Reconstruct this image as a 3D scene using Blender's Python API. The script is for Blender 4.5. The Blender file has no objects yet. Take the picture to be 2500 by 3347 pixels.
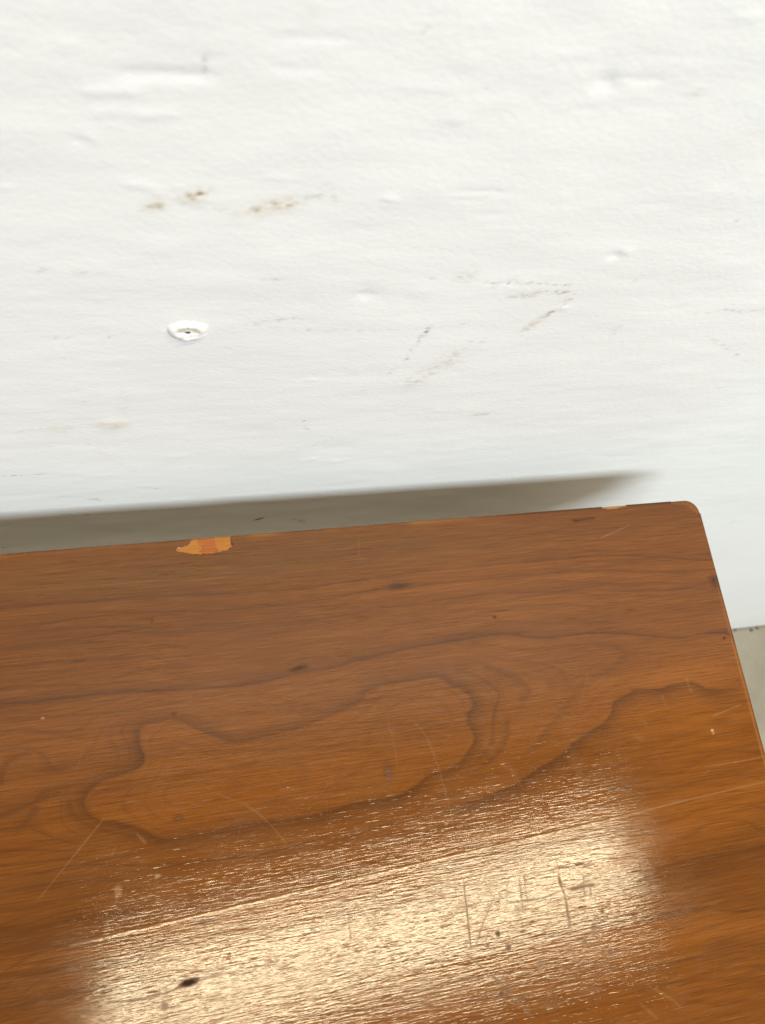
import bpy, bmesh, math
import numpy as np
from mathutils import Matrix, Vector

# ------------------------------------------------------------------ scene, camera, light
sc = bpy.context.scene
sc.render.engine = 'CYCLES'
COL = sc.collection

FPX = 2785.0                        # focal length in pixels of the 2500x3347 photograph
CX, CY = 1250.0, 1673.5
H_EYE = 0.37                        # camera above the table top
GAP = 0.0275                        # table edge to wall

def camera_axes():
    v1 = np.array([13000 - CX, 1816 - .079 * 13000 - CY])
    p = np.array([2281 - CX, 1663 - CY]); q = np.array([.268, 1.])
    t = (-FPX * FPX - v1 @ p) / (v1 @ q); v2 = p + t * q
    X = np.array([v1[0], v1[1], FPX]); X /= np.linalg.norm(X)
    Y = np.array([v2[0], v2[1], FPX]); Y /= np.linalg.norm(Y)
    Z = np.cross(X, Y); Z /= np.linalg.norm(Z)
    Y = np.cross(Z, X)
    return np.array([X, Y, Z])
AX = camera_axes()
def ray(px, py):                    # world direction seen at a point of the photo (1652 wide)
    px, py = np.asarray(px, float) / .6608, np.asarray(py, float) / .6608
    v = np.stack([px - CX, py - CY, np.full_like(px, FPX)], -1)
    return v @ AX.T
_e = ray(0.5 * 1652, (1816 - .079 * 1250) * .6608)
D_EDGE = H_EYE * _e[1] / -_e[2]
D_WALL = D_EDGE + GAP
_f = ray(2395 * .6608, 2055 * .6608)
H_TAB = D_WALL / (_f[1] / -_f[2]) - H_EYE
EYE = np.array([0.0, -D_WALL, H_TAB + H_EYE])     # the wall is the plane y = 0
def on_table(px, py):
    r = ray(px, py); k = H_EYE / -r[..., 2]
    return np.stack([EYE[0] + r[..., 0] * k, EYE[1] + r[..., 1] * k], -1)
def on_wall(px, py):
    r = ray(px, py); k = D_WALL / r[..., 1]
    return np.stack([EYE[0] + r[..., 0] * k, EYE[2] + r[..., 2] * k], -1)

cam_d = bpy.data.cameras.new('camera'); cam = bpy.data.objects.new('camera', cam_d); COL.objects.link(cam)
R = Matrix(((AX[0, 0], -AX[0, 1], -AX[0, 2]), (AX[1, 0], -AX[1, 1], -AX[1, 2]), (AX[2, 0], -AX[2, 1], -AX[2, 2])))
cam.matrix_world = Matrix.Translation(Vector(EYE)) @ R.to_4x4()
cam_d.sensor_fit = 'VERTICAL'; cam_d.sensor_height = 4.8; cam_d.lens = 4.8 * FPX / 3347
cam_d.clip_start = 0.01; cam_d.clip_end = 50
cam_d.dof.use_dof = True; cam_d.dof.aperture_fstop = 2.4; cam_d.dof.focus_distance = 0.385
sc.camera = cam

w = bpy.data.worlds.new('World'); sc.world = w; w.use_nodes = True
w.node_tree.nodes['Background'].inputs[0].default_value = (1.0, .85, .74, 1)
w.node_tree.nodes['Background'].inputs[1].default_value = 0.18

def lamp(name, loc, sx, sy, power, color, rz=0.0):
    l = bpy.data.lights.new(name, 'AREA'); l.shape = 'RECTANGLE'; l.size = sx; l.size_y = sy
    l.energy = power; l.color = color
    o = bpy.data.objects.new(name, l); COL.objects.link(o); o.location = loc; o.rotation_euler = (0, 0, math.radians(rz))
    return o
LH = 2.60                                                   # ceiling above the table top
lamp('ceiling_light', (EYE[0] + .185 * (LH + H_EYE), EYE[1] - .158 * (LH + H_EYE), H_TAB + LH), 1.77, .175, 55, (1, .86, .56), 5.5)
lamp('ceiling_light', (.92, -2.70, H_TAB + LH), 2.9, 1.30, 256, (.845, .95, .99))

sc.view_settings.view_transform = 'Standard'; sc.view_settings.look = 'None'
sc.view_settings.exposure = 0.0; sc.view_settings.gamma = 1.0
sc.view_settings.use_curve_mapping = False

# ------------------------------------------------------------------ small helpers
def hash2(ix, iy, s):
    h = np.sin(ix * 127.1 + iy * 311.7 + s * 74.7) * 43758.5453
    return h - np.floor(h)
def vnoise(x, y, s=0):
    ix, iy = np.floor(x), np.floor(y); fx, fy = x - ix, y - iy
    fx = fx * fx * (3 - 2 * fx); fy = fy * fy * (3 - 2 * fy)
    a, b = hash2(ix, iy, s), hash2(ix + 1, iy, s); c, d = hash2(ix, iy + 1, s), hash2(ix + 1, iy + 1, s)
    return (a * (1 - fx) + b * fx) * (1 - fy) + (c * (1 - fx) + d * fx) * fy
def fbm(x, y, s=0, o=3):
    t = 0; a = .5; n = 0
    for i in range(o):
        t = t + a * vnoise(x * 2 ** i, y * 2 ** i, s + i * 3); n += a; a *= .5
    return t / n
def smooth(pts, n=6):                # Catmull-Rom through traced points
    p = np.asarray(pts, float)
    if len(p) < 3: return p
    q = np.vstack([2 * p[0] - p[1], p, 2 * p[-1] - p[-2]]); out = []
    for i in range(1, len(q) - 2):
        for t in np.arange(n) / n:
            out.append(.5 * ((2 * q[i]) + (-q[i - 1] + q[i + 1]) * t + (2 * q[i - 1] - 5 * q[i] + 4 * q[i + 1] - q[i + 2]) * t * t
                       + (-q[i - 1] + 3 * q[i] - 3 * q[i + 1] + q[i + 2]) * t ** 3))
    out.append(q[-2]); return np.array(out)
def dist(A, B, line, reach):
    """signed distance field (A,B coords) to a polyline; also the run along it 0..1"""
    line = np.asarray(line); d = np.full(A.shape, 9.0); sg = np.ones(A.shape); run = np.zeros(A.shape)
    seg = np.diff(line, axis=0); ln = np.hypot(seg[:, 0], seg[:, 1]); cum = np.concatenate([[0], np.cumsum(ln)]); tot = cum[-1] + 1e-9
    a_row, b_col = A[:, 0], B[0, :]
    for i in range(len(seg)):
        if ln[i] < 1e-9: continue
        p, q = line[i], line[i + 1]
        r0 = np.searchsorted(a_row, min(p[0], q[0]) - reach); r1 = np.searchsorted(a_row, max(p[0], q[0]) + reach)
        c0 = np.searchsorted(b_col, min(p[1], q[1]) - reach); c1 = np.searchsorted(b_col, max(p[1], q[1]) + reach)
        if r0 >= r1 or c0 >= c1: continue
        s = (slice(r0, r1), slice(c0, c1)); a = A[s] - p[0]; b = B[s] - p[1]
        t = np.clip((a * seg[i, 0] + b * seg[i, 1]) / ln[i] ** 2, 0, 1)
        dd = np.hypot(a - t * seg[i, 0], b - t * seg[i, 1]); m = dd < d[s]
        d[s] = np.where(m, dd, d[s]); sg[s] = np.where(m, np.sign(seg[i, 0] * b - seg[i, 1] * a + 1e-12), sg[s])
        run[s] = np.where(m, (cum[i] + t * ln[i]) / tot, run[s])
    return d, sg, run
def axis_vals(lo, hi, n, outer_lo, outer_hi, k=24):
    """dense between lo and hi, coarse outside"""
    v = list(np.linspace(lo, hi, n))
    if outer_lo < lo: v = list(lo - (lo - outer_lo) * (np.arange(k, 0, -1) / k) ** 2) + v
    if outer_hi > hi: v = v + list(hi + (outer_hi - hi) * (np.arange(1, k + 1) / k) ** 2)
    return np.array(v)
def set_attr(me, name, arr):
    a = me.attributes.new(name, 'FLOAT', 'POINT'); a.data.foreach_set('value', np.ascontiguousarray(arr, np.float32))
def grid_faces(n, m, off=0, flip=False):
    i = np.arange(n - 1)[:, None] * m + np.arange(m - 1)[None, :] + off; i = i.ravel()
    f = np.stack([i, i + m, i + m + 1, i + 1], 1)
    return f[:, ::-1] if flip else f
def mesh_from(name, verts, faces, mat, parent=None, smooth_shade=True):
    me = bpy.data.meshes.new(name); me.from_pydata([], [], [])
    me.vertices.add(len(verts)); me.vertices.foreach_set('co', np.ascontiguousarray(verts, np.float32).ravel())
    me.loops.add(sum(len(f) for f in faces) if not isinstance(faces, np.ndarray) else faces.size)
    if isinstance(faces, np.ndarray):
        tot = np.full(len(faces), faces.shape[1], np.int32); li = faces.ravel()
    else:
        tot = np.array([len(f) for f in faces], np.int32); li = np.concatenate([np.asarray(f) for f in faces])
    me.loops.foreach_set('vertex_index', li.astype(np.int32))
    me.polygons.add(len(tot)); me.polygons.foreach_set('loop_start', np.concatenate([[0], np.cumsum(tot)[:-1]]).astype(np.int32))
    me.update(calc_edges=True)
    me.polygons.foreach_set('use_smooth', np.full(len(tot), smooth_shade))
    me.materials.append(mat); me.validate()
    o = bpy.data.objects.new(name, me); COL.objects.link(o); o.parent = parent
    return o

class NT:
    def __init__(s, name):
        s.m = bpy.data.materials.new(name); s.m.use_nodes = True; s.t = s.m.node_tree
        s.b = s.t.nodes['Principled BSDF']
    def n(s, typ, **kw):
        o = s.t.nodes.new(typ)
        for k, v in kw.items(): setattr(o, k, v)
        return o
    def set(s, sock, v):
        if isinstance(v, bpy.types.NodeSocket): s.t.links.new(v, sock)
        elif isinstance(v, (tuple, list)) and len(v) == 3 and sock.type == 'RGBA': sock.default_value = (*v, 1)
        else: sock.default_value = v
    def math(s, op, a, b=0.0, clamp=False):
        o = s.n('ShaderNodeMath', operation=op, use_clamp=clamp); s.set(o.inputs[0], a); s.set(o.inputs[1], b); return o.outputs[0]
    def mix(s, f, a, b, mode='MIX'):
        o = s.n('ShaderNodeMix', data_type='RGBA', blend_type=mode); s.set(o.inputs[0], f); s.set(o.inputs[6], a); s.set(o.inputs[7], b); return o.outputs[2]
    def attr(s, name): return s.n('ShaderNodeAttribute', attribute_name=name).outputs['Fac']
    def pos(s): return s.n('ShaderNodeNewGeometry').outputs['Position']
    def noise(s, vec, scale=(1, 1, 1), detail=2, rough=.5, loc=(0, 0, 0), rot=(0, 0, 0), dist=0):
        mp = s.n('ShaderNodeMapping'); s.set(mp.inputs[0], vec); mp.inputs[3].default_value = scale; mp.inputs[1].default_value = loc; mp.inputs[2].default_value = rot
        o = s.n('ShaderNodeTexNoise'); s.set(o.inputs['Vector'], mp.outputs[0]); o.inputs['Scale'].default_value = 1
        o.inputs['Detail'].default_value = detail; o.inputs['Roughness'].default_value = rough; o.inputs['Distortion'].default_value = dist
        return o.outputs['Fac']
    def ramp(s, v, lo, hi, a=0.0, b=1.0):
        o = s.n('ShaderNodeMapRange', interpolation_type='SMOOTHSTEP'); s.set(o.inputs[0], v)
        o.inputs[1].default_value = lo; o.inputs[2].default_value = hi; o.inputs[3].default_value = a; o.inputs[4].default_value = b
        return o.outputs[0]
    def bump(s, h, dist, strength=1.0, normal=None):
        o = s.n('ShaderNodeBump'); s.set(o.inputs['Height'], h); o.inputs['Distance'].default_value = dist; o.inputs['Strength'].default_value = strength
        if normal is not None: s.set(o.inputs['Normal'], normal)
        return o.outputs[0]

# ------------------------------------------------------------------ materials
def wall_material():
    M = NT('white_wall_paint'); P = M.pos()
    tone = M.noise(P, (9, 9, 9), 3)
    col = M.mix(M.ramp(tone, .3, .7), (.79, .79, .785), (.82, .82, .815))
    # scuffs catch only on the high spots of the rolled paint
    tex = M.noise(P, (420, 420, 900), 3, .6)
    br = M.ramp(tex, .44, .60)
    brown = M.math('MULTIPLY', M.attr('brown'), M.math('ADD', M.math('MULTIPLY', br, .95), .10))
    grey = M.math('MULTIPLY', M.attr('grey'), M.math('ADD', M.math('MULTIPLY', br, .9), .08))
    haze = M.attr('stain')
    col = M.mix(M.math('MULTIPLY', haze, .55, True), col, (.62, .54, .40))
    col = M.mix(M.math('MULTIPLY', brown, 1.0, True), col, (.26, .13, .06))
    col = M.mix(M.math('MULTIPLY', grey, 1.0, True), col, (.13, .11, .095))
    col = M.mix(M.math('MULTIPLY', M.attr('black'), 1.0, True), col, (.02, .017, .012))
    col = M.mix(M.math('MULTIPLY', M.attr('bright'), 1.0, True), col, (.90, .90, .88))
    # sparse fine specks
    sp = M.noise(P, (300, 300, 600), 2, .5, (5, 2, 1)); spm = M.noise(P, (22, 22, 22), 2, .5, (1, 9, 3))
    specks = M.math('MULTIPLY', M.ramp(sp, .72, .78), M.ramp(spm, .5, .7))
    col = M.mix(M.math('MULTIPLY', specks, .35), col, (.34, .30, .27))
    M.set(M.b.inputs['Base Color'], col)
    M.b.inputs['Roughness'].default_value = .55; M.b.inputs['Specular IOR Level'].default_value = .3
    n1 = M.noise(P, (520, 520, 620), 3, .55)
    n2 = M.noise(P, (120, 120, 260), 2, .5)
    n3 = M.noise(P, (14, 14, 60), 2, .5)
    b = M.bump(n3, .00025, 1); b = M.bump(n2, .00007, 1, b); b = M.bump(n1, .00011, 1, b)
    M.set(M.b.inputs['Normal'], b)
    return M.m
def wood_material(name='cherry_veneer'):
    M = NT(name); P = M.pos()
    # broad tone, streaked along the fibre (x)
    broad = M.noise(P, (2.2, 11, 11), 3, .5, (3.1, 0, 0))
    streak = M.noise(P, (6, 140, 140), 4, .6)
    fine = M.noise(P, (45, 1500, 1500), 3, .65)
    hue = M.attr('hue')
    col = M.mix(M.ramp(broad, .3, .7), (.121, .0375, .0058), (.160, .0500, .0080))
    col = M.mix(hue, col, (.215, .067, .0085))
    col = M.mix(M.math('MULTIPLY', M.attr('dull'), .8, True), col, (.106, .049, .014))
    col = M.mix(M.ramp(streak, .35, .72, 0, .34), col, (.080, .026, .0055))
    col = M.mix(M.ramp(streak, .48, .24, 0, .2), col, (.245, .088, .020))
    col = M.mix(M.ramp(fine, .45, .75, 0, .65), col, (.066, .021, .005))
    col = M.mix(M.ramp(fine, .45, .22, 0, .35), col, (.28, .11, .027))
    # growth ring figure
    col = M.mix(M.math('MULTIPLY', M.attr('ring'), .85, True), col, (.050, .018, .006))
    # open pores: short dark dashes along the fibre
    pn = M.noise(P, (130, 2300, 2300), 2, .5, (7, 1, 0), dist=.0)
    pm = M.noise(P, (20, 60, 60), 2, .5, (2, 2, 0))
    pore = M.math('MULTIPLY', M.ramp(pn, .58, .68), M.ramp(pm, .35, .65))
    col = M.mix(M.math('MULTIPLY', pore, .2), col, (.035, .013, .007))
    col = M.mix(M.math('MULTIPLY', M.attr('light'), 1.0, True), col, (.50, .33, .18))
    col = M.mix(M.math('MULTIPLY', M.attr('dark'), 1.0, True), col, (.022, .012, .010))
    # bare wood where the veneer has chipped away
    bn = M.noise(P, (90, 1800, 1800), 3, .6)
    bare = M.mix(M.ramp(bn, .35, .7), (.33, .138, .034), (.26, .098, .024))
    bare2 = M.mix(M.ramp(bn, .35, .7), (.31, .105, .036), (.22, .065, .020))
    col = M.mix(M.math('MULTIPLY', M.attr('bare'), 1.0, True), col, bare)
    col = M.mix(M.math('MULTIPLY', M.attr('bare_red'), 1.0, True), col, bare2)
    M.set(M.b.inputs['Base Color'], col)
    dullness = M.math('MAXIMUM', M.math('MAXIMUM', M.attr('dark'), M.math('MULTIPLY', pore, .75)), M.math('MAXIMUM', M.attr('bare'), M.attr('bare_red')))
    rough = M.math('ADD', M.ramp(M.noise(P, (30, 60, 60), 3), .3, .7, .07, .12), M.math('MULTIPLY', dullness, .4), True)
    M.set(M.b.inputs['Roughness'], rough)
    M.set(M.b.inputs['Specular IOR Level'], M.math('SUBTRACT', .33, M.math('MULTIPLY', dullness, .30)))
    M.b.inputs['Anisotropic'].default_value = .0
    g1 = M.noise(P, (130, 1400, 1400), 2, .6, (1, 1, 1))
    g2 = M.noise(P, (18, 260, 260), 2, .5, (4, 1, 1))
    b = M.bump(g2, .000045, 1)
    b = M.bump(g1, .000040, 1, b)
    
    M.set(M.b.inputs['Normal'], b)
    return M.m
def floor_material():
    M = NT('concrete_floor'); P = M.pos()
    a = M.noise(P, (14, 14, 14), 4, .6); s = M.noise(P, (220, 220, 220), 2, .5)
    col = M.mix(M.ramp(a, .3, .7), (.21, .182, .135), (.26, .23, .175))
    col = M.mix(M.ramp(M.noise(P, (55, 55, 55), 2), .60, .72, 0, .35), col, (.27, .24, .17))
    col = M.mix(M.ramp(s, .66, .76, 0, .4), col, (.2, .18, .14))
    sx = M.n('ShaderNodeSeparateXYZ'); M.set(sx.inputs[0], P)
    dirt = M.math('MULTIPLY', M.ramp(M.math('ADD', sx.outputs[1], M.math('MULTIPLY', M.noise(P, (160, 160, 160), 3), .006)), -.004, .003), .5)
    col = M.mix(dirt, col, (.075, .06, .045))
    M.set(M.b.inputs['Base Color'], col); M.b.inputs['Roughness'].default_value = .5
    M.set(M.b.inputs['Normal'], M.bump(s, .0004, .6))
    return M.m
def plain(name, c, r=.6):
    M = NT(name); P = M.pos()
    n = M.noise(P, (300, 300, 300), 3)
    M.set(M.b.inputs['Base Color'], M.mix(M.ramp(n, .3, .7), tuple(x * .8 for x in c), tuple(min(1, x * 1.1) for x in c)))
    M.b.inputs['Roughness'].default_value = r; return M.m

WALL_M = wall_material(); WOOD = wood_material(); FLOOR_M = floor_material()

# ------------------------------------------------------------------ floor
gx = np.linspace(-2.5, 2.5, 60); gy = np.linspace(-4, 0, 50)
A, B = np.meshgrid(gx, gy, indexing='ij')
fl = mesh_from('floor', np.stack([A.ravel(), B.ravel(), np.zeros(A.size)], 1), grid_faces(60, 50), FLOOR_M); fl['kind'] = 'structure'
grit_mat = plain('grit', (.10, .085, .06))

# ------------------------------------------------------------------ wall
def build_wall():
    cor = np.array([on_wall(x, y) for x, y in ((0, 0), (1652, 0), (0, 1200), (1652, 1360))])
    xs = axis_vals(cor[:, 0].min() - .01, cor[:, 0].max() + .01, 760, -2.5, 2.5)
    zs = axis_vals(H_TAB - .11, cor[:, 1].max() + .02, 620, 0, 2.6, 40)
    A, B = np.meshgrid(xs, zs, indexing='ij'); shp = A.shape
    MM = .00022                                   # about one photo pixel (1652 wide) on the wall, in metres
    wob = (fbm(A * 350, B * 350, 5) - .5)
    A2, B2 = A + wob * .0012, B + (fbm(A * 350, B * 350, 9) - .5) * .0012
    fields = {k: np.zeros(shp) for k in ('brown', 'grey', 'black', 'bright', 'stain')}
    relief = np.zeros(shp)
    def stroke(kind, pts, wpx, amt, broken=.0, sd=0):
        p = on_wall(*np.array(pts, float).T); line = smooth(p, 4); wd = wpx * MM * (1.35 if kind == 'brown' else 1.1); amt = amt * (.62 if kind == 'brown' else .7 if kind == 'grey' else 1)
        d, sg, run = dist(A, B, line, wd * 3 + .001)
        v = np.exp(-(np.hypot(d, 0) / wd) ** 2)
        v = v * amt * np.clip(np.minimum(run, 1 - run) * 6 + .35, 0, 1)
        if broken: v = v * np.clip((fbm(A * 700 + sd, B * 900, 11 + sd) - .5) * 7 * broken + (1 - broken) + .25, 0, 1.3)
        fields[kind] = np.maximum(fields[kind], v)
    def spot(kind, x, y, rx, ry, amt, ragged=.5):
        c = on_wall(x, y); rr = np.hypot((A2 - c[0]) / (rx * MM), (B2 - c[1]) / (ry * MM * 2))
        rr = rr + (fbm(A * 500, B * 500, 3) - .5) * ragged
        fields[kind] = np.maximum(fields[kind], amt * np.clip(1.5 - rr, 0, 1))
    S = stroke
    # brown rubs
    S('brown', [(305, 453), (330, 447), (352, 436)], 6, .75, .8); S('stain', [(325, 448), (352, 437)], 9, 1.0, .3)
    S('brown', [(392, 430), (425, 420), (450, 415)], 5, 1.0, .7); S('stain', [(385, 432), (420, 423), (445, 417)], 8, .9, .4)
    S('brown', [(545, 458), (585, 448), (620, 442), (652, 437)], 6, .8, .8); S('stain', [(540, 459), (600, 445), (640, 440)], 11, 1.0, .3)
    S('brown', [(455, 446), (490, 452), (512, 466)], 4, .35, .9, 1); S('brown', [(655, 432), (690, 424), (735, 432)], 4, .4, .9, 2)
    S('brown', [(650, 399), (690, 405), (735, 412)], 7, .22, .9, 3); S('stain', [(500, 462), (560, 458)], 14, .35, .5)
    S('brown', [(1094, 644), (1131, 639), (1166, 632), (1196, 629), (1236, 637)], 4.5, 1.0, .7)
    S('stain', [(1120, 641), (1166, 633)], 8, .8, .5)
    S('brown', [(1236, 638), (1205, 664), (1176, 684), (1150, 702), (1126, 717)], 4, .85, .8, 4)
    S('stain', [(1180, 680), (1130, 715)], 7, .7, .5)
    S('brown', [(991, 609), (1006, 597), (1026, 587)], 7, .55, .8, 5); S('stain', [(993, 605), (1020, 590)], 12, .6, .5)
    S('grey', [(1046, 609), (1106, 613), (1146, 611), (1190, 613), (1240, 616)], 3, .7, 1.0, 6)
    S('grey', [(1060, 619), (1105, 620)], 3, .4, 1.0, 6)
    S('grey', [(932, 700), (903, 737), (888, 760), (876, 778)], 2.4, 1.1, .6, 7)
    S('grey', [(856, 790), (845, 803), (831, 818)], 1.8, .8, .8, 7)
    S('brown', [(1016, 752), (975, 770), (951, 790), (910, 812), (876, 838)], 14, .34, .9, 8)
    S('stain', [(1000, 762), (951, 790), (885, 832)], 18, .45, .5, 8)
    S('brown', [(940, 805), (905, 822), (872, 840)], 3.5, .5, .8, 9)
    S('grey', [(1012, 738), (1030, 738), (1050, 739)], 2, .55, .5, 9)
    S('brown', [(998, 898), (1020, 897), (1030, 894), (1060, 893)], 4, .45, .8, 10); S('stain', [(1020, 897), (1060, 893)], 7, .9, .4)
    S('grey', [(1556, 669), (1590, 672), (1632, 673)], 4, .6, .95, 11); S('grey', [(1640, 668), (1652, 676)], 4, .6, .9, 11)
    S('grey', [(1440, 686), (1463, 681)], 2.4, .7, .6, 12)
    S('grey', [(1324, 729), (1333, 707), (1366, 694)], 3, .45, .9, 12); S('grey', [(1366, 694), (1440, 686), (1556, 672)], 2.5, .28, 1.0, 12)
    S('grey', [(1516, 729), (1540, 735), (1581, 759), (1600, 775), (1630, 781)], 4, .5, .95, 13)
    S('grey', [(1536, 841), (1576, 831)], 2.5, .55, .8, 13); S('grey', [(1515, 938), (1541, 932)], 4, .30, .4, 13)
    S('bright', [(1591, 951), (1613, 948)], 3, 1, .2)
    S('brown', [(1270, 985), (1400, 980), (1520, 970)], 4, .12, .8, 14); S('brown', [(1520, 1093), (1580, 1082), (1652, 1074)], 10, .16, .6, 14)
    S('brown', [(1540, 1200), (1590, 1175), (1652, 1168)], 9, .12, .9, 15); S('bright', [(1560, 1212), (1620, 1195), (1652, 1185)], 6, .5, .8, 15)
    S('grey', [(1575, 1130), (1585, 1126)], 4, .9, .3, 15); S('grey', [(1588, 1124), (1606, 1126)], 3, .35, .8, 15)
    # faint dotted crease lines
    S('grey', [(0, 732), (120, 730), (225, 728), (262, 720), (292, 713)], 2.2, .42, 1.0, 16)
    S('grey', [(0, 759), (125, 750), (178, 739)], 2.2, .28, 1.0, 17)
    S('brown', [(530, 704), (580, 694), (620, 690), (655, 686)], 3, .55, .9, 18)
    S('grey', [(560, 704), (640, 710), (700, 714), (826, 712), (930, 708), (1020, 698), (1112, 690)], 2.2, .38, 1.0, 19)
    S('grey', [(455, 766), (475, 757), (520, 748), (545, 742)], 2.4, .30, 1.0, 19)
    S('grey', [(570, 604), (605, 604)], 2.4, .55, .9, 20)
    S('grey', [(-10, 1029), (50, 1026), (108, 1023)], 2.2, .75, .3, 21); S('grey', [(108, 1028), (180, 1023)], 2, .25, .8, 21)
    S('brown', [(30, 934), (100, 925), (220, 914)], 5, .20, .8, 22)
    S('stain', [(95, 925), (160, 928)], 22, .42, .5, 23); S('stain', [(265, 840), (268, 900), (240, 925)], 10, .22, .6, 23); S('stain', [(180, 950), (260, 1005), (310, 1020)], 8, .25, .8, 23)
    S('brown', [(122, 1074), (140, 1072), (155, 1076)], 2.4, .55, .6, 24); S('brown', [(190, 1078), (205, 1077), (220, 1080)], 2.8, .85, .6, 24)
    S('stain', [(190, 1078), (218, 1080)], 4, .9, .3, 24)
    S('brown', [(270, 1045), (330, 1055), (345, 1052)], 3, .35, .95, 25); S('grey', [(388, 1036), (430, 1034)], 3, .30, .9, 25)
    S('grey', [(655, 908), (657, 918), (668, 929)], 3.2, .9, .8, 26); S('grey', [(785, 843), (800, 849)], 3, .9, .8, 26); S('grey', [(650, 965), (700, 960)], 4, .22, .8, 26)
    S('grey', [(418, 802), (432, 803)], 3, .35, .4, 26); S('grey', [(180, 867), (186, 871)], 3, .5, .2, 26)
    # marks inside the shaded strip
    S('black', [(550, 1123), (558, 1121), (568, 1118)], 3.2, 1.2); S('grey', [(632, 1121), (646, 1123), (658, 1129)], 6, .9, .2)
    S('grey', [(118, 1110), (150, 1111), (202, 1112)], 4, .8, .8, 27); S('black', [(4, 1183), (18, 1180)], 3, .8, .6, 27)
    S('bright', [(248, 1169), (300, 1166), (358, 1162)], 6, .5, .6, 28); S('bright', [(10, 1152), (70, 1151)], 3, .5, .6, 28)
    S('bright', [(612, 1136), (640, 1134), (672, 1131)], 3.5, .5, .5, 28)
    S('grey', [(740, 1118), (790, 1116)], 3, .5, .7, 29)
    spot('stain', 243, 918, 24, 7, 1.0); spot('bright', 232, 921, 10, 3, .4)
    spot('stain', 670, 30, 8, 5, .25); spot('grey', 442, 135, 3, 6, .28); spot('stain', 585, 230, 40, 12, .06)
    spot('stain', 960, 108, 26, 5, .08); spot('brown', 1506, 201, 8, 3, .22); spot('stain', 1600, 305, 24, 10, .1); spot('grey', 918, 63, 4, 3, .3)
    spot('grey', 1588, 477, 3, 2, .6); spot('grey', 931, 602, 4, 2, .4); spot('grey', 1371, 605, 3, 1.5, .5)
    spot('grey', 88, 583, 8, 3, .25); spot('grey', 170, 588, 8, 3, .22)
    # relief in the paint (metres)
    def ridge(pts, wpx, h):
        line = smooth(on_wall(*np.array(pts, float).T), 4); wd = wpx * MM
        d, sg, run = dist(A, B, line, wd * 3)
        nonlocal relief
        relief = relief + .36 * h * np.exp(-(d / wd) ** 2) * np.clip(np.minimum(run, 1 - run) * 5, 0, 1)
    def dimple(x, y, r, h):
        nonlocal relief
        c = on_wall(x, y); rr = np.hypot(A - c[0], B - c[1]) / (r * MM)
        relief = relief + .6 * h * np.exp(-rr ** 2)
    ridge([(235, 160), (320, 160), (400, 163), (482, 165)], 8, -.0007); ridge([(165, 197), (240, 198), (320, 200)], 7, .0005)
    ridge([(270, 238), (290, 243), (308, 251), (330, 248), (400, 246)], 7, .00045); ridge([(190, 248), (240, 240), (270, 240)], 7, .0003)
    ridge([(570, 83), (680, 82), (772, 87)], 6, -.0003); ridge([(570, 146), (640, 150), (700, 150)], 6, -.0002)
    ridge([(250, 398), (310, 400), (335, 412), (350, 430)], 7, .0004)
    ridge([(1320, 165), (1380, 172), (1448, 173)], 6, -.0004); dimple(1316, 178, 13, -.0011); dimple(1334, 170, 12, .0006)
    ridge([(965, 415), (1050, 413), (1110, 418)], 5, -.00028); ridge([(966, 430), (1060, 434)], 5, -.0002); ridge([(1020, 464), (1100, 463)], 5, -.00018)
    ridge([(1350, 443), (1460, 443)], 5, -.00015); ridge([(1340, 120), (1560, 124)], 6, -.00012); ridge([(1240, 236), (1300, 237)], 5, -.0002)
    ridge([(1580, 33), (1652, 36)], 5, .0003); ridge([(1180, 118), (1290, 121)], 5, .0002); ridge([(830, 186), (1010, 196)], 6, .0002)
    ridge([(560, 384), (640, 388)], 5, .0002); ridge([(1030, 494), (1200, 494)], 5, .0001)
    dimple(175, 302, 8, -.0006); dimple(186, 298, 9, .0005); dimple(838, 434, 10, .0006); dimple(832, 437, 6, -.0005)
    dimple(793, 634, 15, -.0009); dimple(803, 630, 10, .0004); dimple(780, 628, 6, .0003); dimple(1332, 551, 9, -.0009); dimple(1346, 546, 10, .0006)
    dimple(1104, 611, 8, -.0005); dimple(1215, 665, 6, .0005); dimple(400, 716, 42, .0003)
    dimple(243, 918, 20, .0007)
    rng = np.random.RandomState(4)
    for k in range(60): dimple(rng.uniform(0, 1652), rng.uniform(0, 1050), rng.uniform(4, 14), rng.uniform(-.00025, .0003))
    relief += (fbm(A * 30, B * 60, 21, 3) - .5) * .0005
    edge = np.clip((B - .01) / .05, 0, 1); relief *= edge
    verts = np.stack([A.ravel(), -relief.ravel(), B.ravel()], 1)
    verts[:, 1] -= verts[:, 1].min() * 0
    o = mesh_from('painted_wall', verts, grid_faces(*shp), WALL_M)
    for k, v in fields.items(): set_attr(o.data, k, v.ravel())
    return o
wall = build_wall()
wall['label'] = 'white painted wall with brown scuffs and a screw hole'; wall['category'] = 'wall'

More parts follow.
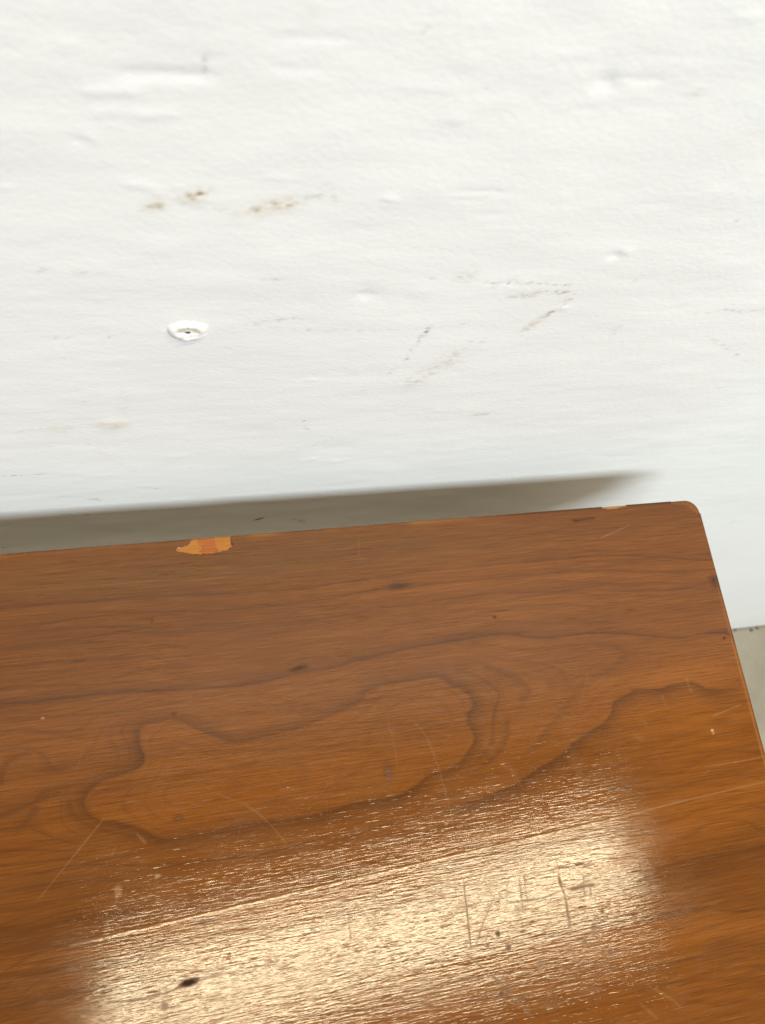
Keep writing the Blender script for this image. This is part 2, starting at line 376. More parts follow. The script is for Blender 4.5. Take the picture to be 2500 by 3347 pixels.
def screw_hole():
    c = on_wall(405, 713); prof = []
    R0 = .0037
    rad = [1.55, 1.25, 1.08, .98, .86, .72, .55, .42, .30, .20, .155, .14, .12, 0.0]
    hgt = [-.10, .10, .50, .80, .70, .40, .22, .22, .28, .22, .1, -.1, -.2, -.2]
    N = 96; vs = []; st = []; bk = []; br = []
    for j, (r, h) in enumerate(zip(rad, hgt)):
        for i in range(N):
            a = 2 * math.pi * i / N
            n = float(fbm(np.array(math.cos(a) * 3.4 + 5), np.array(math.sin(a) * 3.4 + 5 + j * .4), 3)) - .5
            rr = r * R0 * (1 + .30 * n * min(1, r * 2)) * (1.08 + .06 * math.cos(2 * a))
            hh = (h + (n * 1.3 if .2 < r < 1.3 else 0)) * .0005
            if r > 1.4: hh = -.0012
            # torn: lower lip folds over the hole
            if .2 < r < .9 and math.sin(a) < -.1: hh += .0004 * -math.sin(a)
            vs.append((c[0] + rr * math.cos(a), -hh - .0009, c[1] + rr * math.sin(a)))
            st.append(max(0, 1.0 - abs(r - .62) * 3.2) * max(0, math.sin(a - .1) * 1.1) * .95 + (.5 if .3 < r < .9 and -.1 < a < .8 else 0))
            bk.append(.95 if r < .16 else (.7 if r < .22 and math.sin(a) > 0 else 0)); br.append(0)
    fs = grid_faces(len(rad), N)
    wrap = [[j * N + N - 1, (j + 1) * N + N - 1, (j + 1) * N, j * N] for j in range(len(rad) - 1)]
    fs = np.vstack([fs, np.array(wrap)])
    o = mesh_from('screw_hole', np.array(vs), fs, WALL_M, wall)
    set_attr(o.data, 'grey', np.zeros(len(vs))); set_attr(o.data, 'brown', np.array(st) * .5)
    set_attr(o.data, 'stain', np.array(st) * 1.8); set_attr(o.data, 'black', np.array(bk)); set_attr(o.data, 'bright', np.array(br))
    o['label'] = 'old screw hole with a raised chipped rim'
screw_hole()

# ------------------------------------------------------------------ table
table = bpy.data.objects.new('table', None); COL.objects.link(table)
CORN = on_table(1502, 1083)
XR = float(on_table(1510, 1105)[0]) ; YB = -GAP
XL = XR - 1.20; YF = YB - .60
table.location = ((XL + XR) / 2, (YB + YF) / 2, 0)
TLOC = np.array(table.location)
table['label'] = 'worn reddish brown wooden table with chipped back edge beside the white wall'; table['category'] = 'table'

def build_top():
    cor = np.array([on_table(x, y) for x, y in ((0, 1200), (1502, 1083), (1652, 1640), (0, 2212), (1652, 2212))])
    x0, x1 = cor[:, 0].min() - .008, XR
    y0, y1 = cor[:, 1].min() - .008, YB
    xs = axis_vals(x0, x1, 860, XL, XR); ys = axis_vals(y0, y1, 700, YF, YB)
    A, B = np.meshgrid(xs, ys, indexing='ij'); shp = A.shape
    PX = .000198                                    # one photo pixel on the table, metres
    # fibre jitter: figure lines break up along x from row to row
    J = (fbm(A * 60, B * 2200, 31, 2) - .5) * .0016 + (fbm(A * 25, B * 500, 33, 2) - .5) * .002
    Aj = A + J; Bj = B + (fbm(A * 120, B * 200, 35, 2) - .5) * .0004
    f = {k: np.zeros(shp) for k in ('ring', 'light', 'dark', 'bare', 'bare_red', 'hue', 'dull')}
    T = lambda pts: smooth(on_table(*np.array(pts, float).T), 6)
    samples = []
    def dj(line, reach):
        return dist(A, B, line, reach)
    def ring(pts, w, amt, soft=0, side=1, samt=.5, val=None):
        line = T(pts); d, sg, run = dj(line, max(w * 3, soft * 3) * PX + .003)
        jit = (fbm(A * 260, B * 1500, 41, 2) - .5) * 2.4 * PX * 2
        sd = d * sg * side + jit * .45
        end = np.clip(np.minimum(run, 1 - run) * 10 + (.0), 0, 1)
        if pts[0][0] <= 0 or pts[-1][0] >= 1600 or pts[0] == pts[-1]: end = 1.0
        v = amt * np.exp(-(sd / (w * PX)) ** 2)
        if soft: v = np.maximum(v, 1.25 * samt * np.where(sd > 0, np.exp(-(sd / (soft * PX)) ** 1.3), np.exp(-(sd / (w * .6 * PX)) ** 2)))
        v = v * end * (.55 + .75 * fbm(A * 40, B * 60, 43, 2))
        v[d > 8] = 0
        f['ring'] = np.maximum(f['ring'], v)
        if val is not None:
            for p in line[::8]: samples.append((p[0], p[1], val))
    L1 = [(-20, 1521), (0, 1519), (60, 1518), (130, 1508), (250, 1497), (370, 1490), (480, 1484), (560, 1474), (650, 1452), (720, 1440), (800, 1418), (860, 1405), (950, 1388), (1057, 1371), (1104, 1370), (1147, 1376), (1190, 1376), (1259, 1368), (1309, 1367), (1356, 1369), (1399, 1373), (1464, 1377), (1493, 1373), (1518, 1368), (1568, 1367), (1583, 1380), (1592, 1398)]
    L2 = [(1612, 1466), (1595, 1480), (1583, 1486), (1558, 1489), (1525, 1488), (1507, 1479), (1493, 1474), (1468, 1477), (1446, 1481), (1425, 1488), (1374, 1490), (1360, 1499), (1331, 1513), (1324, 1524), (1320, 1542), (1302, 1564), (1280, 1578), (1237, 1607), (1230, 1618), (1201, 1639), (1152, 1668), (1120, 1692), (1080, 1710), (1016, 1734), (976, 1750), (930, 1762)]
    L2b = [(930, 1762), (870, 1778), (816, 1788), (750, 1808), (700, 1814), (650, 1824), (575, 1844), (475, 1854), (400, 1864), (300, 1869), (225, 1867), (160, 1869), (100, 1882), (50, 1889), (-10, 1892)]
    L3 = [(190, 1708), (215, 1688), (240, 1678), (280, 1666), (305, 1651), (310, 1638), (302, 1613), (299, 1588), (302, 1573), (320, 1563), (345, 1556), (375, 1551), (395, 1558), (425, 1573), (460, 1588), (500, 1601), (525, 1601), (555, 1593), (625, 1578), (685, 1556), (740, 1533), (765, 1523), (780, 1510), (797, 1490), (832, 1478), (896, 1468), (928, 1462), (956, 1464), (976, 1480), (996, 1486), (1014, 1503), (1024, 1524), (1012, 1540), (1012, 1564), (1022, 1580), (1025, 1600), (1012, 1624), (992, 1648), (968, 1664), (928, 1674), (912, 1688), (888, 1706), (856, 1722), (828, 1728), (776, 1734), (720, 1750), (656, 1766), (596, 1772), (556, 1776), (500, 1787), (425, 1802), (370, 1812), (340, 1810), (300, 1790), (250, 1777), (215, 1772), (190, 1757), (180, 1732), (190, 1708)]
    ring(L1, 3.2, .95, 14, 1, .45, 0.0)
    ring(L2, 4, .55, 22, 1, .62, 0.0)
    ring(L2b, 2.6, .6, 7, 1, .25, 0.0)
    ring(L3, 4.2, .60, 20, 1, .62, 2.0)
    # inner / outer secondary figure
    ring([(1036, 1436), (1070, 1446), (1096, 1458), (1126, 1474), (1142, 1490), (1136, 1506), (1118, 1520)], 6.8, 0.47, 14, -1, 0.39, 1.0)
    ring([(1104, 1540), (1096, 1562), (1094, 1590), (1080, 1620), (1050, 1650), (1010, 1680)], 6.0, 0.43, 12, -1, 0.31, 1.0)
    ring([(960, 1452), (1000, 1450), (1050, 1472), (1078, 1500), (1070, 1530), (1064, 1570), (1062, 1600), (1040, 1634), (1000, 1664)], 6.0, 0.49, 10, 1, 0.26, 1.5)
    ring([(1165, 1398), (1237, 1394), (1309, 1394), (1340, 1404), (1345, 1420), (1309, 1450), (1273, 1466), (1240, 1492), (1214, 1536), (1183, 1574), (1160, 1606), (1110, 1650)], 6.8, 0.30, 16, 1, 0.26, .6)
    ring([(620, 1560), (628, 1535), (650, 1518), (700, 1512), (760, 1498), (800, 1470)], 6.0, 0.34, 10, 1, 0.26, 1.5)
    ring([(640, 1572), (650, 1545), (672, 1530), (735, 1514)], 4.5, 0.38, 8, 1, 0.26, 1.7)
    ring([(270, 1660), (282, 1630), (272, 1600), (262, 1580), (280, 1560), (330, 1545), (375, 1540)], 5.2, 0.43, 9, 1, 0.26, 1.6)
    ring([(240, 1668), (256, 1632), (244, 1606), (236, 1585), (250, 1562), (300, 1545)], 5.2, 0.32, 9, 1, 0.26, 1.3)
    ring([(0, 1762), (30, 1750), (75, 1732), (92, 1712), (140, 1698), (185, 1688), (230, 1668)], 6.8, 0.54, 12, 1, 0.33, 1.2)
    ring([(20, 1800), (50, 1782), (72, 1750), (80, 1728), (140, 1705)], 9.0, 0.43, 12, 1, 0.33, 1.0)
    ring([(160, 1712), (150, 1735), (162, 1762), (200, 1786), (260, 1800), (320, 1816)], 8.2, 0.57, 14, -1, 0.39, 1.6)
    ring([(0, 1690), (8, 1660), (22, 1640), (60, 1625)], 7.5, 0.47, 12, 1, 0.33, 1.2)
    ring([(700, 1690), (760, 1672), (800, 1640), (830, 1620), (870, 1625), (880, 1650)], 9.0, 0.14, 10, 1, 0.10, 2.6)
    # the straight lines of the upper part
    ring([(-20, 1317), (0, 1315), (100, 1305), (200, 1298), (300, 1288), (350, 1285), (430, 1284), (550, 1279), (650, 1270), (800, 1250), (920, 1233), (1057, 1220), (1165, 1211), (1201, 1207), (1259, 1202), (1309, 1200), (1360, 1200), (1417, 1203), (1535, 1210)], 2.4, .62, 9, 1, .24, -2.0)
    ring([(-20, 1358), (75, 1351), (150, 1338), (210, 1331), (280, 1324), (375, 1321), (450, 1319), (550, 1313), (650, 1301), (725, 1291), (800, 1275), (880, 1266), (1057, 1249), (1165, 1241), (1237, 1234), (1309, 1232), (1400, 1235), (1545, 1229)], 2.3, .6, 8, 1, .2, -1.5)
    ring([(-20, 1405), (0, 1403), (100, 1391), (175, 1378), (250, 1368), (350, 1366), (450, 1363), (550, 1353), (700, 1336), (826, 1313), (940, 1298), (1057, 1283), (1165, 1279), (1259, 1274), (1324, 1277), (1417, 1275), (1500, 1272), (1556, 1276)], 2.2, .52, 8, 1, .2, -1.0)
    ring([(1057, 1166), (1150, 1155), (1230, 1140), (1290, 1142), (1400, 1136), (1515, 1140)], 2, .35, 6, 1, .12, -3.0)
    ring([(-20, 1240), (200, 1230), (420, 1222), (700, 1190), (1000, 1170)], 3, .2, 12, 1, .1, -3.0)
    ring([(0, 1440), (120, 1428), (320, 1416), (520, 1412), (720, 1392), (900, 1360), (1050, 1340)], 2, .2, 6, 1, .06)
    ring([(250, 1490), (270, 1492), (300, 1493)], 4, .5)
    # lower lines
    ring([(1320, 1703), (1376, 1704), (1450, 1700), (1526, 1684), (1600, 1674), (1665, 1664)], 4, .5, 10, -1, .3, -1.0)
    ring([(1200, 1742), (1300, 1702), (1400, 1680), (1500, 1666), (1652, 1640)], 2, .3, 6, -1, .1, -.6)
    ring([(1400, 1880), (1476, 1862), (1530, 1851), (1576, 1844), (1665, 1824)], 4, .55, 9, -1, .3, -2.2)
    ring([(1380, 1912), (1476, 1905), (1560, 1880), (1665, 1862)], 5, .3, 12, 1, .15)
    ring([(1400, 1990), (1451, 1977), (1530, 1966), (1600, 1968), (1665, 1960)], 3, .45, 9, 1, .2)
    ring([(1380, 2095), (1426, 2087), (1501, 2069), (1576, 2057), (1665, 2051)], 4, .45, 9, -1, .2)
    ring([(1380, 2140), (1451, 2124), (1526, 2102), (1601, 2089), (1665, 2086)], 3, .4, 9, -1, .2)
    ring([(1460, 2160), (1540, 2140), (1665, 2128)], 4, .3, 8, 1, .15)
    for k, (ya, yb, a_) in enumerate([(1925, 1905, .35), (1965, 1940, .3), (2010, 1985, .4), (2060, 2040, .35), (2110, 2090, .45), (2165, 2140, .35), (1560, 1545, .2)]):
        ring([(-20, ya), (60, ya - 8 + 3 * (k % 3)), (160, yb), (300, yb - 18)], 4 + k % 3 * 2, a_, 12, 1 if k % 2 else -1, .25)
    # seam of the two veneer sheets: tone step and a thin proud line
    seam = T([(150, 2042), (215, 2027), (500, 1960), (826, 1884), (1100, 1820), (1351, 1761), (1500, 1724), (1670, 1684)])
    d, sg, run = dist(A, B, seam, .02)
    seam_line = np.exp(-(d / (1.6 * PX)) ** 2) * np.clip(1.15 - np.abs(run - .5) * 1.5, 0, 1) * (.5 + .8 * fbm(A * 80, B * 80, 51, 2))
    # secondary rings from a smooth field through the traced lines
    S = np.array(samples); S = np.vstack([S, [[*on_table(600, 1680), 3.0], [*on_table(850, 1600), 2.9], [*on_table(330, 1720), 2.8], [*on_table(100, 2100), -3.], [*on_table(1600, 2150), -4.], [*on_table(800, 2100), -3.5]]])
    q = S[:, :2] / .1
    def U(r2): return .5 * r2 * np.log(r2 + 1e-9)
    K = U(((q[:, None] - q[None]) ** 2).sum(-1)) + np.eye(len(q)) * .01
    Pm = np.hstack([np.ones((len(q), 1)), q]); L = np.block([[K, Pm], [Pm.T, np.zeros((3, 3))]])
    wv = np.linalg.solve(L, np.concatenate([S[:, 2], np.zeros(3)]))
    cs = 6; ia = np.arange(0, shp[0], cs); ib = np.arange(0, shp[1], cs)
    if ia[-1] != shp[0] - 1: ia = np.append(ia, shp[0] - 1)
    if ib[-1] != shp[1] - 1: ib = np.append(ib, shp[1] - 1)
    ga, gb = np.meshgrid(xs[ia], ys[ib], indexing='ij'); g = np.stack([ga.ravel(), gb.ravel()], 1) / .1
    F = np.zeros(len(g))
    for k in range(len(q)): F += wv[k] * U(((g - q[k]) ** 2).sum(1))
    F += wv[-3] + g @ wv[-2:]
    F = F.reshape(ga.shape)
    tmp = np.array([np.interp(xs, xs[ia], F[:, j]) for j in range(F.shape[1])]).T
    F = np.array([np.interp(ys, ys[ib], tmp[i]) for i in range(shp[0])])
    F = F + (fbm(Aj * 18, Bj * 45, 61, 3) - .5) * .55
    ph = (F * 3.1) % 1.0
    sec = np.clip(1 - ph * 3.2, 0, 1) * np.clip(ph * 18, 0, 1)
    f['ring'] = np.maximum(f['ring'], sec * .42 * (fbm(A * 14, B * 30, 63, 2) * 1.6 - .1))
    far = np.clip((x0 - .0 - A) / .02, 0, 1) + np.clip((y0 - B) / .02, 0, 1)
    f['ring'] *= np.clip(1 - far * .5, 0, 1)
    # blemishes
    def spot(kind, x, y, rx, ry, amt, ang=0.0, rag=.6):
        c = on_table(x, y); ca, sa = math.cos(ang), math.sin(ang); u = (A - c[0]) * ca + (B - c[1]) * sa; v = -(A - c[0]) * sa + (B - c[1]) * ca
        rr = np.hypot(u / (rx * PX), v / (ry * PX)) + (fbm(A * 900, B * 1800, 71, 2) - .5) * rag
        f[kind] = np.maximum(f[kind], (.8 if kind == 'dark' else 1) * amt * np.clip(1.6 - rr, 0, 1))
    def scratch(kind, pts, wpx, amt, broken=.4):
        line = T(pts); d, sg, run = dist(A, B, line, wpx * PX * 3 + .001)
        v = np.exp(-((d + (fbm(A * 500, B * 500, 75, 2) - .5) * wpx * PX * .9) / (wpx * PX * .8)) ** 2) * amt * np.clip(np.minimum(run, 1 - run) * 8 + .3, 0, 1)
        v *= (.72 if kind == 'dark' else .42) * np.clip(1 - broken + broken * 2.2 * fbm(A * 300, B * 300, 73, 2), 0, 1.2); f[kind] = np.maximum(f[kind], v)
    spot('dark', 408, 2122, 15, 5, 1.3, .1); scratch('dark', [(255, 2165), (310, 2157), (360, 2144), (408, 2124), (450, 2112), (500, 2098)], 2.2, .42, .9)
    spot('dark', 645, 1443, 15, 4, .75, .1); spot('ring', 650, 1447, 30, 8, .6)
    spot('dark', 376, 1542, 5, 3.5, .6); spot('dark', 1068, 1333, 4, 3, .95); spot('dark', 1564, 1378, 3.2, 3, .9)
    spot('ring', 838, 1665, 10, 18, .45); spot('dark', 836, 1660, 5, 2, .6); spot('dark', 838, 1668, 5, 2.5, .6); spot('dark', 840, 1680, 5, 2.5, .6); spot('dark', 841, 1673, 4, 1.5, .6)
    spot('ring', 384, 1767, 10, 7, .5); spot('dark', 385, 1768, 4, 2.5, .3)
    scratch('dark', [(1236, 1125), (1262, 1122), (1286, 1119)], 3.6, .9, .8); spot('dark', 1262, 1122, 14, 3, .5)
    spot('ring', 860, 1266, 30, 8, 1.0); spot('dark', 812, 1273, 10, 2.5, .35); spot('dark', 862, 1265, 12, 2.5, .3)
    spot('ring', 1545, 1255, 16, 16, .9); spot('dark', 1541, 1252, 4, 4, .45)
    spot('dark', 328, 1340, 2, 5, .5); spot('ring', 172, 1427, 18, 3, .8); spot('ring', 270, 1492, 24, 4, .8)
    spot('dark', 1451, 1977, 10, 3, .6, .2); spot('dark', 1485, 1969, 8, 3, .3, .2)
    spot('ring', 1190, 1480, 12, 12, .25); spot('ring', 440, 1990, 22, 6, .6)
    for x, y, r, a_ in [(1075, 2017, 4.5, .8), (1098, 2047, 5, .65), (1053, 2042, 3.5, .45), (1083, 2147, 5, .75), (1318, 2057, 6, .45), (1303, 2059, 5, .42), (1263, 2034, 5, .4), (1283, 2004, 7, .35), (1301, 1967, 4, .5), (1168, 2079, 7, .35), (1293, 2004, 4, .3), (355, 2174, 6, .35), (1119, 1965, 7, .3), (1130, 1960, 7, .25), (1005, 2046, 3, .3)]:
        spot('dark', x, y, r, r * 1.2, a_)
    D_ = 'dark'
    scratch(D_, [(1201, 1852), (1205, 1880), (1208, 1897)], 1.4, .45); scratch(D_, [(1206, 1893), (1213, 1915), (1220, 1935)], 3.6, .62); scratch(D_, [(1220, 1935), (1225, 1965), (1228, 1985)], 2.4, .6); scratch(D_, [(1228, 1978), (1231, 2005)], 4.5, .35)
    scratch(D_, [(1090, 1950), (1126, 1946), (1176, 1939), (1211, 1924), (1276, 1912)], 2.0, .5, .9); scratch(D_, [(1230, 1922), (1262, 1914), (1284, 1911)], 4, .5, .8)
    scratch(D_, [(1001, 1900), (1006, 1945), (1011, 1992), (1018, 2052)], 1.8, .62, .3); scratch(D_, [(1068, 1937), (1045, 1990), (1026, 2047)], 1.7, .4, .3)
    scratch(D_, [(1121, 1895), (1126, 1940), (1130, 1972)], 2.2, .38); scratch(D_, [(1131, 1887), (1137, 1930), (1140, 1952)], 2.0, .38); scratch(D_, [(1259, 1888), (1263, 1935)], 2.2, .35)
    scratch(D_, [(980, 1890), (986, 1940)], 1.6, .25); scratch(D_, [(1095, 1905), (1094, 1960)], 1.6, .25); scratch(D_, [(1275, 1915), (1276, 1940)], 2.5, .3)
    scratch(D_, [(1006, 2059), (1024, 2074), (1044, 2093)], 2.8, .65, .2); scratch(D_, [(1058, 2104), (1080, 2122), (1104, 2148)], 3.6, .6, .2); scratch(D_, [(1104, 2148), (1130, 2175), (1155, 2205)], 4, .28, .4)
    scratch(D_, [(752, 1965), (755, 2010), (757, 2032)], 1.3, .45); scratch(D_, [(1240, 2060), (1248, 2080)], 3, .3)
    scratch(D_, [(1145, 1888), (1250, 1868)], 2, .3)
    Lt = 'light'
    scratch(Lt, [(226, 1766), (150, 1860), (80, 1946)], 1.3, .30, .3); scratch(Lt, [(525, 1732), (575, 1772), (622, 1826)], 1.3, .26, .3); scratch(Lt, [(470, 1715), (520, 1735), (560, 1760)], 1.2, .16)
    scratch(Lt, [(880, 1545), (916, 1584), (936, 1628), (956, 1688), (976, 1768), (984, 1850)], 1.3, .22, .4); scratch(Lt, [(835, 1555), (850, 1600), (858, 1660)], 1.3, .14)
    scratch(Lt, [(295, 1800), (315, 1822)], 3, .22); scratch(Lt, [(250, 1828), (240, 1850)], 1.4, .18)
    scratch(Lt, [(1538, 1547), (1565, 1536), (1600, 1522)], 1.6, .28); scratch(Lt, [(1520, 1657), (1590, 1646), (1655, 1632)], 1.6, .30); scratch(Lt, [(1545, 1590), (1600, 1580)], 1.4, .15)
    scratch(Lt, [(1483, 1462), (1487, 1480), (1494, 1496)], 3.2, .16); scratch(Lt, [(1380, 1540), (1400, 1575)], 4, .08); scratch(Lt, [(1428, 1500), (1440, 1530)], 4, .10)
    scratch(Lt, [(1040, 1600), (1090, 1650), (1130, 1700)], 9, .06); scratch(Lt, [(1220, 1600), (1250, 1660), (1260, 1710)], 14, .06); scratch(Lt, [(1370, 1585), (1390, 1600)], 9, .09)
    scratch(Lt, [(1408, 1770), (1420, 1785)], 1.3, .4); scratch(Lt, [(965, 1864), (985, 1848)], 2, .35); scratch(Lt, [(1400, 2130), (1440, 2152), (1470, 2175)], 4, .16); scratch(Lt, [(1380, 2165), (1420, 2200)], 4, .16)
    scratch(Lt, [(1237, 1681), (1256, 1679)], 1.5, .6); scratch(Lt, [(1296, 1162), (1330, 1148), (1362, 1133)], 2, .22); scratch(Lt, [(774, 1160), (776, 1200)], 1.4, .15)
    scratch(Lt, [(1540, 1578), (1541, 1586)], 2.4, 1.1, 0); spot(Lt, 1538, 1577, 3, 2, .9); spot(Lt, 92, 1551, 3, 2, .3)
    spot(Lt, 340, 1892, 5, 3, .35); spot(Lt, 255, 1925, 6, 10, .18)
    f['light'] = np.maximum(f['light'], seam_line * .34)  # highlight along the seam ridge, painted into the colour as a pale line
    rng = np.random.RandomState(8)
    for k in range(24):                                   # hairline wear
        x = rng.uniform(60, 1560); y = rng.uniform(1500, 2200); a_ = rng.uniform(-1.9, -1.2) if rng.rand() < .7 else rng.uniform(0, 3.1); ln = rng.uniform(15, 80)
        scratch(Lt, [(x, y), (x + ln * math.cos(a_) * .5, y + ln * math.sin(a_) * .5 + 2), (x + ln * math.cos(a_), y + ln * math.sin(a_))], 1.1, rng.uniform(.05, .16))
    for k in range(70): spot('dark', rng.uniform(0, 1600), rng.uniform(1230, 2210), rng.uniform(1.2, 3), rng.uniform(1, 1.8), rng.uniform(.15, .4))
    # broad patches of duller
    def patch(kind, x, y, rx, ry, amt, ang=0.0):
        c = on_table(x, y); ca, sa = math.cos(ang), math.sin(ang); u = (A - c[0]) * ca + (B - c[1]) * sa; v = -(A - c[0]) * sa + (B - c[1]) * ca
        rr = (u / (rx * PX)) ** 2 + (v / (ry * PX)) ** 2
        f[kind] = np.clip(f[kind] + amt * np.exp(-rr) * (.5 + fbm(A * 12, B * 160, 81, 3)), 0, 1)
    patch('hue', 1560, 1750, 260, 45, .75, .1); patch('hue', 1500, 1580, 160, 100, .55); patch('hue', 1500, 1430, 160, 60, .35); patch('hue', 800, 1890, 600, 40, .25, .12)
    patch('hue', 1500, 2050, 300, 110, .35); patch('hue', 250, 2080, 260, 20, .4); patch('hue', 600, 1680, 420, 80, .22)
    patch('dull', 300, 1250, 900, 60, .55); patch('dull', 700, 1180, 800, 50, .4); patch('dull', 900, 1330, 800, 60, .15)
    patch('ring', 0, 1840, 260, 60, .16); patch('ring', 60, 2150, 300, 90, .42); patch('ring', 1560, 1870, 220, 60, .25); patch('ring', 1450, 1100, 90, 22, .3); patch('ring', 1500, 1150, 70, 30, .12)
    patch('ring', 60, 1980, 260, 60, .22)
    # chips
    def poly(pts):
        line = on_table(*np.array(pts, float).T); inside = np.zeros(shp, bool)
        aj = A + (fbm(A * 420, B * 700, 91, 3) - .5) * .0024; bj = B + (fbm(A * 420, B * 900, 92, 3) - .5) * .0011
        n = len(line)
        for i in range(n):
            (xa, ya), (xb, yb) = line[i], line[(i + 1) % n]
            inside ^= ((ya > bj) != (yb > bj)) & (aj < (xb - xa) * (bj - ya) / (yb - ya + 1e-12) + xa)
        return inside.astype(float)
    relief = np.zeros(shp)
    c_all = poly([(378, 1190), (384, 1184), (398, 1180), (410, 1174), (424, 1160), (500, 1155), (498, 1170), (500, 1180), (490, 1188), (470, 1193), (440, 1197), (405, 1196)])
    c_mid = poly([(421, 1150), (426, 1172), (432, 1180), (434, 1205), (466, 1201), (467, 1186), (462, 1150)])
    c_dk = poly([(418, 1160), (423, 1160), (427, 1170), (434, 1175), (433, 1179), (424, 1174), (419, 1168)]) + poly([(495, 1168), (502, 1172), (502, 1181), (494, 1184), (499, 1177)]) + poly([(488, 1160), (502, 1160), (500, 1168), (490, 1166)]) * .7
    f['bare'] = np.maximum(f['bare'], c_all * 1.0); f['bare_red'] = np.maximum(f['bare_red'], c_all * c_mid)
    f['bare_red'] = np.maximum(f['bare_red'], .8 * c_all * poly([(365, 1200), (365, 1180), (388, 1180), (386, 1200)]))
    f['dark'] = np.maximum(f['dark'], np.clip(c_dk, 0, 1) * .95); f['ring'] *= (1 - c_all); f['dull'] *= (1 - c_all)
    relief -= (c_all * .00022 + c_all * c_mid * .00012) * (1 + .6 * fbm(A * 300, B * 1500, 97, 2))
    scratch('dark', [(436, 1187), (452, 1186), (466, 1188)], .9, .5, .2); scratch('dark', [(438, 1191), (456, 1191)], .9, .45, .2); scratch('dark', [(462, 1160), (465, 1176), (467, 1196)], 1.1, .45, .2)
    scratch('light', [(455, 1196), (462, 1194), (468, 1192)], 1.5, .8, 0)
    e1 = poly([(1300, 1102), (1303, 1096), (1312, 1099), (1325, 1100), (1345, 1096), (1352, 1094), (1353, 1080), (1300, 1080)])
    f['bare'] = np.maximum(f['bare'], e1 * .55); f['light'] = np.maximum(f['light'], e1 * .55); relief -= e1 * .0009
    cc = poly([(1450, 1090), (1480, 1090), (1488, 1094), (1510, 1112), (1540, 1060), (1450, 1060)])
    f['bare'] = np.maximum(f['bare'], cc * .22); relief -= cc * .0007
    # worn strip along the back edge
    ed = np.exp(-(YB - B) / .0009) * np.clip((fbm(A * 60, B * 10, 95, 2) - .35) * 4, 0, 1) * np.clip((.16 - A) / .06, 0, 1)
    f['bare'] = np.maximum(f['bare'], ed * .55)
    f['dark'] = np.maximum(f['dark'], np.exp(-(YB - B) / .0006) * np.clip((A - .13) / .03, 0, 1) * .45 * (1 - e1))
    ed2 = np.exp(-(XR - A) / .0008) * fbm(A * 9, B * 50, 96, 2)
    f['dark'] = np.maximum(f['dark'], ed2 * .3)
    f['bare'] = np.maximum(f['bare'], np.exp(-(np.abs(XR - A - .0009) / .0006) ** 2) * .38 * np.clip((-.06 - B) / .04, 0, 1))
    relief += seam_line * .00006
    # corner rounding: squeeze the corner square into a blunted corner
    rc = .0062
    X2, Y2 = A.copy(), B.copy()
    for cx, sx in ((XR, 1), (XL, -1)):
        for cy, sy in ((YB, 1), (YF, -1)):
            u = np.clip(((A - cx) * sx + rc) / rc, 0, 1); v = np.clip(((B - cy) * sy + rc) / rc, 0, 1)
            m = (u > 0) & (v > 0)
            un = u * np.sqrt(1 - v * v / 2); vn = v * np.sqrt(1 - u * u / 2)
            X2 = np.where(m, cx + sx * (un - 1) * rc, X2); Y2 = np.where(m, cy + sy * (vn - 1) * rc, Y2)
    n, m_ = shp; idx = np.arange(n * m_).reshape(shp)
    loop = np.concatenate([idx[:-1, 0], idx[-1, :-1], idx[:0:-1, -1], idx[0, :0:-1]])      # counter-clockwise
    verts = np.stack([X2.ravel(), Y2.ravel(), H_TAB + relief.ravel()], 1)
    lp = verts[loop]; tg = np.roll(lp, -4, 0) - np.roll(lp, 4, 0); nm = np.stack([tg[:, 1], -tg[:, 0]], 1); nm /= np.linalg.norm(nm, axis=1)[:, None] + 1e-12
    eb = .0009; rings = []
    # pull the top boundary in by the edge radius so the overall size stays
    for a_ in (22, 45, 68, 90):
        a_ = math.radians(a_); r_ = lp.copy(); r_[:, :2] += nm * (eb * math.sin(a_)); r_[:, 2] -= eb * (1 - math.cos(a_)); rings.append(r_)
    r_ = rings[-1].copy(); r_[:, 2] = H_TAB - .024; rings.append(r_)
    r_ = r_.copy(); r_[:, :2] -= nm * .001; r_[:, 2] = H_TAB - .025; rings.append(r_)
    base = len(verts); N = len(loop); allv = np.vstack([verts] + rings)
    faces = [grid_faces(n, m_)]
    prev = loop
    for k in range(len(rings)):
        cur = base + k * N + np.arange(N)
        faces.append(np.stack([prev, cur, np.roll(cur, -1), np.roll(prev, -1)], 1)); prev = cur
    F4 = np.vstack(faces)
    allf = [list(x) for x in F4[:0]]
    o = mesh_from('tabletop', allv - TLOC, F4, WOOD, table)
    bm = bmesh.new(); 
    for k, v in f.items():
        full = np.concatenate([v.ravel()] + [v.ravel()[loop] if j < 4 else np.zeros(N) for j in range(len(rings))])
        set_attr(o.data, k, full)
    bm.free()
    return o
top = build_top()
top['label'] = 'glossy cherry veneer top with scratches, knots and a chipped back edge'

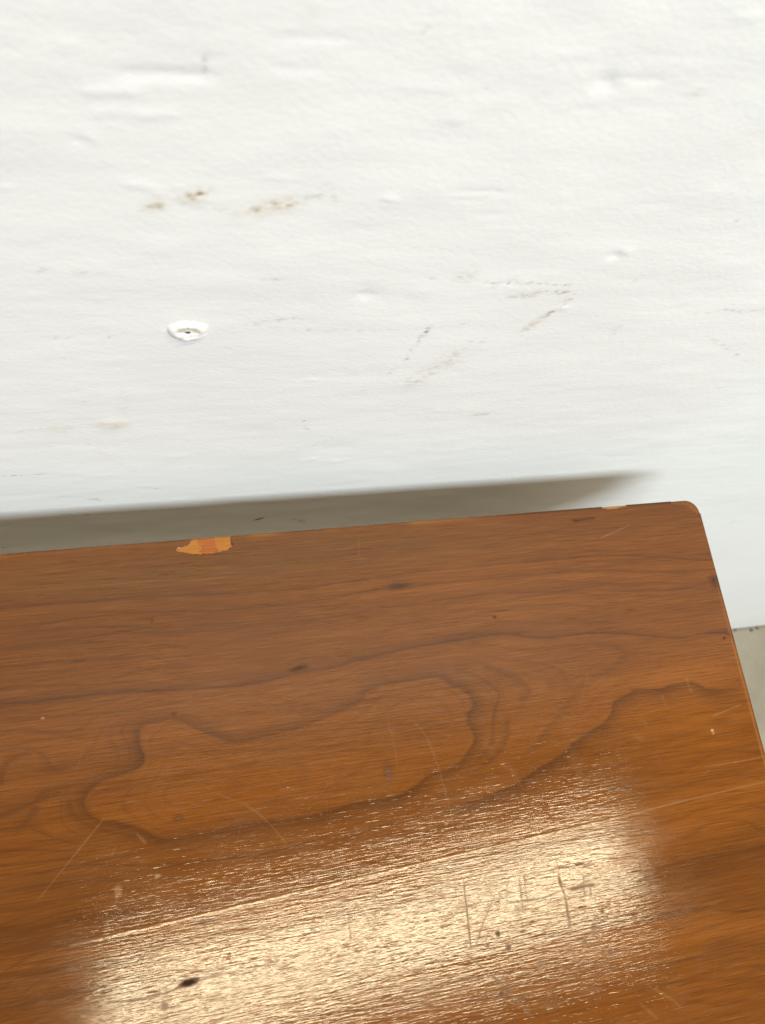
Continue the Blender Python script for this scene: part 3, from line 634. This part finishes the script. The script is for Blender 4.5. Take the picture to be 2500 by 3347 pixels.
def box(name, x0, x1, y0, y1, z0, z1, mat, parent, bev=.002):
    bm = bmesh.new(); bmesh.ops.create_cube(bm, size=1)
    for v in bm.verts: v.co = Vector(((x0 if v.co.x < 0 else x1), (y0 if v.co.y < 0 else y1), (z0 if v.co.z < 0 else z1))) - Vector(TLOC)
    bmesh.ops.bevel(bm, geom=bm.edges[:], offset=bev, segments=2, affect='EDGES')
    me = bpy.data.meshes.new(name); bm.to_mesh(me); bm.free(); me.materials.append(mat)
    o = bpy.data.objects.new(name, me); COL.objects.link(o); o.parent = parent; return o
zt = H_TAB - .0252
ins = .03
for lx in (XL + ins, XR - ins - .05):
    for ly in (YF + ins, YB - ins - .05 + .012):
        # square tapered leg
        bm = bmesh.new(); bmesh.ops.create_cube(bm, size=1)
        for v in bm.verts:
            t = 1 if v.co.z > 0 else .72
            v.co = Vector((lx + .025 + .025 * t * (1 if v.co.x > 0 else -1), ly + .025 + .025 * t * (1 if v.co.y > 0 else -1), zt if v.co.z > 0 else 0)) - Vector(TLOC)
        bmesh.ops.bevel(bm, geom=bm.edges[:], offset=.002, segments=2, affect='EDGES')
        me = bpy.data.meshes.new('leg'); bm.to_mesh(me); bm.free(); me.materials.append(WOOD)
        o = bpy.data.objects.new('leg', me); COL.objects.link(o); o.parent = table
yb_ = YB - ins + .012
box('apron', XL + ins + .052, XR - ins - .052, yb_ - .03, yb_ - .01, zt - .09, zt, WOOD, table)
box('apron', XL + ins + .052, XR - ins - .052, YF + ins + .01, YF + ins + .03, zt - .09, zt, WOOD, table)
box('apron', XL + ins + .01, XL + ins + .03, YF + ins + .052, yb_ - .052, zt - .09, zt, WOOD, table)
box('apron', XR - ins - .03, XR - ins - .01, YF + ins + .052, yb_ - .052, zt - .09, zt, WOOD, table)

# ------------------------------------------------------------------ grit lying where the wall meets the floor
def on_floor(px, py):
    r = ray(px, py); k = EYE[2] / -r[2]
    return np.array([EYE[0] + r[0] * k, EYE[1] + r[1] * k])
GRIT = [('round dark grit speck at the wall foot, nearest the table edge', 1587, 1359, 7),
        ('larger grey grit speck on the floor, middle of the three', 1622, 1362, 9),
        ('darkest grit speck on the floor beside the right picture edge', 1635, 1357, 8)]
for i, (lab, px, py, r) in enumerate(GRIT):
    p = on_floor(px, py); s = r * .0003
    bm = bmesh.new(); bmesh.ops.create_icosphere(bm, subdivisions=2, radius=1)
    for v in bm.verts:
        k = 1 + .35 * (float(vnoise(np.array(v.co.x * 1.7 + i * 5 + 9), np.array(v.co.y * 1.7 + v.co.z + 9), i)) - .5) * 2
        v.co = Vector((v.co.x * s * k, v.co.y * s * k * .8, v.co.z * s * .5 * k))
    me = bpy.data.meshes.new('grit_speck'); bm.to_mesh(me); bm.free(); me.materials.append(grit_mat)
    for pl in me.polygons: pl.use_smooth = True
    o = bpy.data.objects.new('grit_speck', me); COL.objects.link(o); o.location = (p[0], min(p[1], -s * 1.1), s * .4)
    o['label'] = lab; o['category'] = 'grit'; o['group'] = 'grit specks at the foot of the wall'
